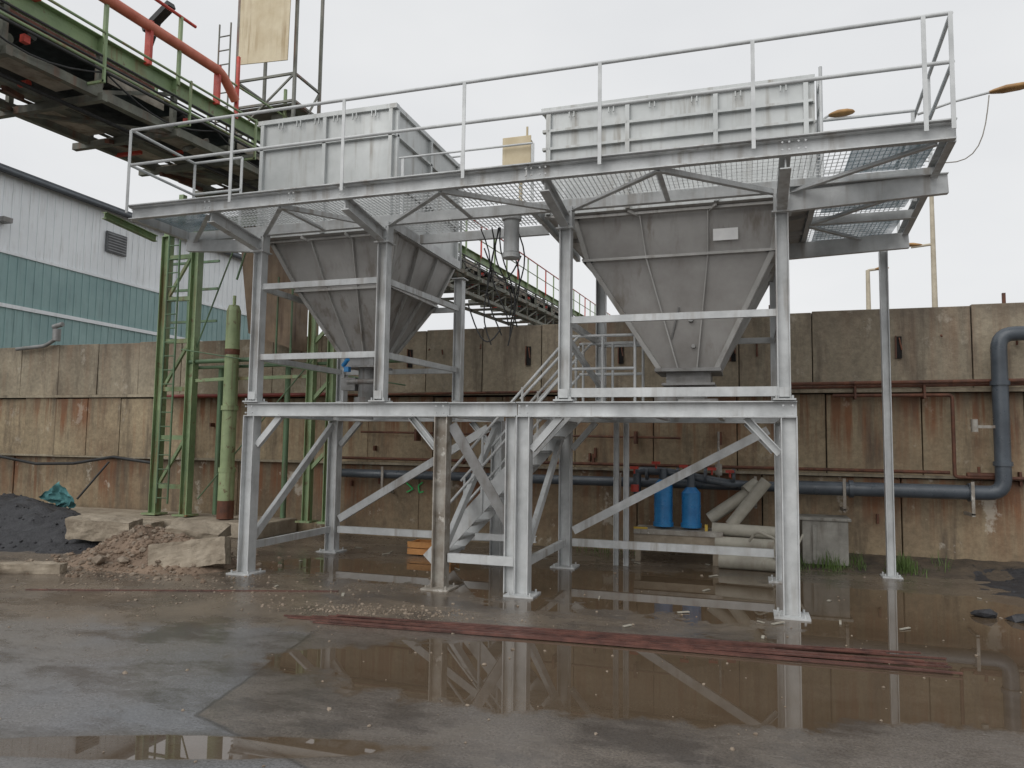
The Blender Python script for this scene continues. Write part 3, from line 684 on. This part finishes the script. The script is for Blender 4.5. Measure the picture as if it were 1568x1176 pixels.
# ------------------------------------------------------------------ lamps
def lamp_head(m,p,d,L=.32,w=.13,h=.07):
    p=V(p); d=V(d).normalized(); d_,sd_,u=m.frame(p,p+d); prof=[(0,.35),(.1,.6),(.35,1),(.7,.95),(.92,.6),(1,.15)]; n=12; vs=[]
    for t,s_ in prof:
        for i in range(n):
            a=2*math.pi*i/n; vs.append(p+d*L*t+sd_*math.cos(a)*w/2*s_+u*math.sin(a)*h/2*s_*(1 if math.sin(a)>0 else .6))
    m.add(vs,[(k*n+i,k*n+(i+1)%n,(k+1)*n+(i+1)%n,(k+1)*n+i) for k in range(len(prof)-1) for i in range(n)],True)
    m.add(vs,[tuple(range(n))[::-1]])
def plat_lamp(a,b,d,L=.34):
    e=empty('platform_lamp'); m=M(); m.bend([a,(V(a)+V(b))/2+V((0,0,.02)),b],.014,.05,8); m.obj('arm',GALV,e)
    m=M(); lamp_head(m,b,d,L,.15,.09); m.obj('head',LAMPB,e); return e
plat_lamp((1.85,9.0,5.42),(2.55,9.0,5.58),(1,.1,.12),.46)
plat_lamp((.85,9.0,5.45),(.93,9.0,5.52),(1,0,.05),.28)
m=M(); m.tube([V((2.55,9,5.55)).lerp(V((1.95,9.2,4.95)),t/10)-V((-.25,0,.5))*math.sin(math.pi*t/10)*.6 for t in range(11)],.006,6); m.obj('dangling_cable',GALVD)
PB=mat('pole_beige',lin(200,190,170),lin(166,156,136))
def street_lamp(x,y,h,arm):
    e=empty('street_lamp'); m=M(); m.cyl((x,y,0),(x,y,h),.12,12,.06)
    if arm: m.bend([(x,y,h-1.7),(x-.05,y,h-1.6),(x-.6,y,h-1.65)],.04,.05,8)
    else: m.bend([(x,y,h-.1),(x,y,h),(x+.25,y,h+.02)],.04,.05,8)
    m.obj('pole',PB,e)
    m=M(); lamp_head(m,(x-.3,y,h-1.6) if arm else (x+.2,y,h+.02),(-1 if arm else 1,0,.05),.7 if arm else .4,.25,.14); m.obj('head',LAMPB,e)
street_lamp(5.45,25,9.5,True); street_lamp(3.62,25,7.2,False)

# ------------------------------------------------------------------ small platform items
m=M(); m.box(-2.78,-2.46,8.28,8.42,5.02,5.36); m.box(-2.8,-2.44,8.26,8.275,5.0,5.38); m.beam((-2.62,8.45,4.5),(-2.62,8.45,5.4),.04,.04); m.cyl((-2.5,8.3,5.38),(-2.5,8.3,5.5),.015,6)
m.obj('electrical_junction_box',BEIGE,None,.006)
e=empty('vent_silencer'); m=M(); m.cyl((-2.72,8.42,4.0),(-2.72,8.42,4.4),.095,20); m.cyl((-2.72,8.42,3.93),(-2.72,8.42,3.99),.11,20); m.cyl((-2.72,8.42,4.4),(-2.72,8.42,4.5),.12,20)
m.obj('cylinder_body',GALV,e)
m=M()
for i in range(7):
    a=V((-3.15+.08*i,8.5,4.35)); b=V((-3.0+.05*i,8.6+.03*i,2.9+.12*(i%4)))
    m.tube([a.lerp(b,t/10)+V((.08*math.sin(t/10*6+i),0,0)) for t in range(11)],.009,6)
m.tube([V((-3.1,8.5,4.1)).lerp(V((-2.65,8.6,4.0)),t/10)-V((0,0,.35*math.sin(math.pi*t/10))) for t in range(11)],.01,6)
m.tube([V((-3.3,8.5,3.4)).lerp(V((-2.9,8.6,3.1)),t/10)-V((0,0,.3*math.sin(math.pi*t/10))) for t in range(11)],.01,6)
m.obj('hanging_cables',BLACK)

# ------------------------------------------------------------------ ground objects
m=M()
for i in range(13):
    o=i*.03; a=V((-4.15+random.uniform(-.15,.6),6.4-o*.7,.01+.01*(i%3))); b=V((1.5+random.uniform(-.7,.1),6.95-o*1.3,.01+.01*((i+1)%3)))
    mid=[a.lerp(b,t/8)+V((0,.025*math.sin(t*.7+i),.0)) for t in range(9)]
    for p,q in zip(mid,mid[1:]): m.beam(p,q,.02,.012)
m.obj('steel_bar_bundle',BARM)
m=M(); m.beam((-7.6,6.3,.006),(-4.4,7.48,.006),.025,.01); m.obj('ground_edge_strip',BARM)

m=M()
NX,NY=90,60; x0,x1,y0,y1=-9.4,-5.9,7.0,10.0; idx=[]
def hmound(x,y):
    g=.5*math.exp(-(((x+8.0)/.75)**2+((y-8.35)/.6)**2))+.3*math.exp(-(((x+7.1)/.55)**2+((y-8.2)/.5)**2))
    n=noise.fractal(V((x*3,y*3,0)),1,2,5)*.07+noise.fractal(V((x*11,y*11,3)),1,2,3)*.03
    return max(g-.06,-.02)+n*min(1,g*6)
for j in range(NY+1):
    for i in range(NX+1):
        x=lerp(x0,x1,i/NX); y=lerp(y0,y1,j/NY); idx.append((x,y,hmound(x,y)-.015))
m.add(idx,[(j*(NX+1)+i,j*(NX+1)+i+1,(j+1)*(NX+1)+i+1,(j+1)*(NX+1)+i) for j in range(NY) for i in range(NX)])
for i in range(1500):
    x=random.gauss(-7.8,.75); y=random.gauss(8.15,.5); r=random.choice((.01,.012,.015,.02,.03,.045))*random.uniform(.7,1.3)
    if x<x0 or x>x1 or y<y0 or y>y1: continue
    m.cur=0 if i%3 else 1
    m.rock((x,y,max(hmound(x,y)-.01,0)),r)
m.cur=1
for i in range(16): m.rock((random.uniform(-8.7,-7),random.uniform(7.5,8.3),.12),random.uniform(.05,.11))
m.obj('rubble_pile',[DIRT,STONE])
def slab(name,c,s,rz,rx=0,ry=0,mt=CONC):
    m=M(); m.box(-s[0]/2,s[0]/2,-s[1]/2,s[1]/2,-s[2]/2,s[2]/2)
    R=Matrix.Translation(c)@Matrix.Rotation(rz,4,'Z')@Matrix.Rotation(rx,4,'X')@Matrix.Rotation(ry,4,'Y')
    m.v=[tuple(R@V(v)) for v in m.v]
    o=m.obj(name,mt)
    sb=o.modifiers.new('s','SUBSURF'); sb.subdivision_type='SIMPLE'; sb.levels=sb.render_levels=4
    tx=bpy.data.textures.new('t','CLOUDS'); tx.noise_scale=.15; d=o.modifiers.new('d','DISPLACE'); d.texture=tx; d.strength=.07; d.texture_coords='GLOBAL'
slab('concrete_block',(-9.2,8.85,.33),(1.0,.35,.3),.2,.1,.04)
slab('concrete_block',(-6.85,7.95,.2),(.95,.22,.34),.35,-.2,-.12)
slab('concrete_block',(-7.2,8.5,.42),(.75,.35,.16),.2,.3,.12)
slab('concrete_kerb',(-8.9,7.0,.05),(1.6,.16,.13),.3)
slab('concrete_kerb',(-10.6,10.5,.12),(1.6,.3,.22),.05)
slab('concrete_kerb',(-9.6,9.7,.08),(2.6,.25,.2),.2)
m=M(); m.beam((-9.1,6.62,.05),(-8.75,6.85,.05),.09,.1); m.beam((-9.15,6.8,.14),(-8.9,6.78,.14),.1,.06); m.obj('timber_offcut',WOOD)
e=empty('wooden_crate'); m=M()
for z in (.02,.12): m.box(-4.95,-4.25,10.28,10.31,z,z+.085)
m.box(-4.95,-4.25,10.6,10.63,.02,.2)
for x in (-4.93,-4.3): m.box(x,x+.03,10.312,10.6,.02,.2)
m.box(-4.9,-4.3,10.33,10.6,.02,.04); m.v=[(x+.1,y-.1,z) for x,y,z in m.v]; m.obj('boards',WOOD,e)
def pile(name,bl,mt,x0,x1,y0,y1,N=60,rough_=.05,st=0):
    m=M(); vs=[]
    def h(x,y):
        g=sum(a*math.exp(-(((x-cx)/sx)**2+((y-cy)/sy)**2)) for a,cx,cy,sx,sy in bl)
        return max(g-.04,-.02)+noise.fractal(V((x*4,y*4,1)),1,2,5)*rough_*min(1,g*8)-.012
    for j in range(N+1):
        for i in range(N+1):
            x=lerp(x0,x1,i/N); y=lerp(y0,y1,j/N); vs.append((x,y,h(x,y)))
    m.add(vs,[(j*(N+1)+i,j*(N+1)+i+1,(j+1)*(N+1)+i+1,(j+1)*(N+1)+i) for j in range(N) for i in range(N)],True)
    for i in range(st):
        x=random.uniform(x0,x1); y=random.uniform(y0,y1); hh=h(x,y)
        if hh>0: m.rock((x,y,hh),random.uniform(.01,.035))
    m.obj(name,mt)
pile('coal_pile',[(.55,-13.5,10.5,1.8,1.2),(.42,-11.7,9.6,1.6,.9),(.25,-10.2,9.2,1.2,.7)],COAL,-18,-8.3,7.6,12,80,.09,900)
pile('coal_pile',[(.1,4.0,10.6,1.5,1.2),(.12,4.6,9.4,1.0,1.0),(.12,3.3,11.7,1.8,.3)],COAL,1.6,7,7.5,11.95,70,.05,400)
m=M()
for i in range(1100):
    if i<400: x=random.gauss(-3.6,.6); y=random.gauss(6.75,.14)+.12*(x+3.5)
    elif i<750: x=random.gauss(-6,1.2); y=random.gauss(7.2,.5)
    else: x=random.uniform(-8,4); y=random.uniform(2.6,11)
    m.rock((x,y,.003),random.choice((.005,.007,.009,.012,.018))*random.uniform(.7,1.2))
m.obj('gravel_scatter',STONE)
m=M()
for i in range(7): m.rock((random.uniform(2.2,3.6),random.uniform(8.6,9.8),.03),random.uniform(.05,.12),(1.4,1,.5))
m.obj('coal_lumps',COAL)
m=M()
for cx,cy,n,sp in ((1.05,11.4,420,.16),(1.4,11.55,150,.12),(2.0,11.4,330,.14),(.6,11.2,120,.12),(2.5,11.6,40,.1),(-2.2,11.6,60,.5)):
    for i in range(n):
        x=random.gauss(cx,sp); y=random.gauss(cy,.12); h=random.uniform(.05,.28)*math.exp(-((x-cx)/(1.6*sp))**2)+.03; a=random.random()*6.3; w_=.005; b=random.uniform(0,.14)
        dx,dy=math.cos(a),math.sin(a)
        m.add([(x-dy*w_,y+dx*w_,0),(x+dy*w_,y-dx*w_,0),(x+dx*b*.4+dy*w_*.7,y+dy*b*.4-dx*w_*.7,h*.6),(x+dx*b*.4-dy*w_*.7,y+dy*b*.4+dx*w_*.7,h*.6),(x+dx*b,y+dy*b,h)],[(0,1,2,3),(3,2,4)])
m.obj('grass_tufts',GRASSM)
m=M()   # dirt berm at the wall foot
vs=[]; N=80
for i in range(N+1):
    x=lerp(.4,7,i/N)
    for q,(dy,hz) in enumerate(((-.75,-.01),(-.5,.03),(-.25,.09),(0,.14),(.2,.16))):
        vs.append((x,WY-.1+dy+.08*noise.noise(V((x*2,q,0))),hz+ (.035*noise.noise(V((x*5,q*2,3))) if q else 0)))
m.add(vs,[(i*5+q,(i+1)*5+q,(i+1)*5+q+1,i*5+q+1) for i in range(N) for q in range(4)],True); m.obj('dirt_berm',mat('dark_dirt',lin(96,84,70),lin(62,56,50),5,.8,0,.8,25))
m=M()
for i in range(26):
    x=random.uniform(-6,3.5); y=random.uniform(6.8,11); a=random.random()*3; l=random.uniform(.04,.16)
    m.beam((x,y,.008),(x+l*math.cos(a),y+l*math.sin(a),.012),random.uniform(.01,.04),.008)
m.obj('scattered_scraps',GREYP)
m=M(); N=16; vs=[]
for j in range(N+1):
    for i in range(N+1):
        u,v=i/N,j/N; vs.append((-12.6+.5*u+.1*math.sin(v*5),10.9-.25*v+.06*noise.noise(V((u*6,v*6,0))),.35+.5*v*(.4+.6*u)+.07*noise.noise(V((u*5,v*5,2)))))
m.add(vs,[(j*(N+1)+i,j*(N+1)+i+1,(j+1)*(N+1)+i+1,(j+1)*(N+1)+i) for j in range(N) for i in range(N)],True); m.obj('crumpled_tarp',TARP)
m=M(); m.tube([(-16,WY-.3,1.45),(-15,WY-.3,1.25),(-14,WY-.3,1.12),(-13,WY-.3,1.15),(-12,WY-.3,1.3),(-11,WY-.3,1.2)],.03,8)
m.tube([(-12.1,WY-.3,1.2),(-12.2,WY-.5,.9),(-12.25,11.1,.5)],.02,8); m.obj('black_hose',BLACK)
e=empty('wall_valve'); m=M(); m.bend([(-15,WY-.1,3.55),(-14.2,WY-.1,3.6),(-13.9,WY-.1,3.75)],.04,.1,10); m.cyl((-13.9,WY-.1,3.7),(-13.9,WY-.1,3.95),.08,12); m.cyl((-14,WY-.1,4.0),(-13.75,WY-.1,4.05),.05,10); m.obj('valve_body',DARKG,e)
m=M()
for x,z in ((.35,3.76),(3.5,3.8),(3.9,3.8)): m.beam((x,WY+.1,z-.1),(x,WY+.1,z+.12),.04,.04)
m.obj('wall_top_stubs',RUST)
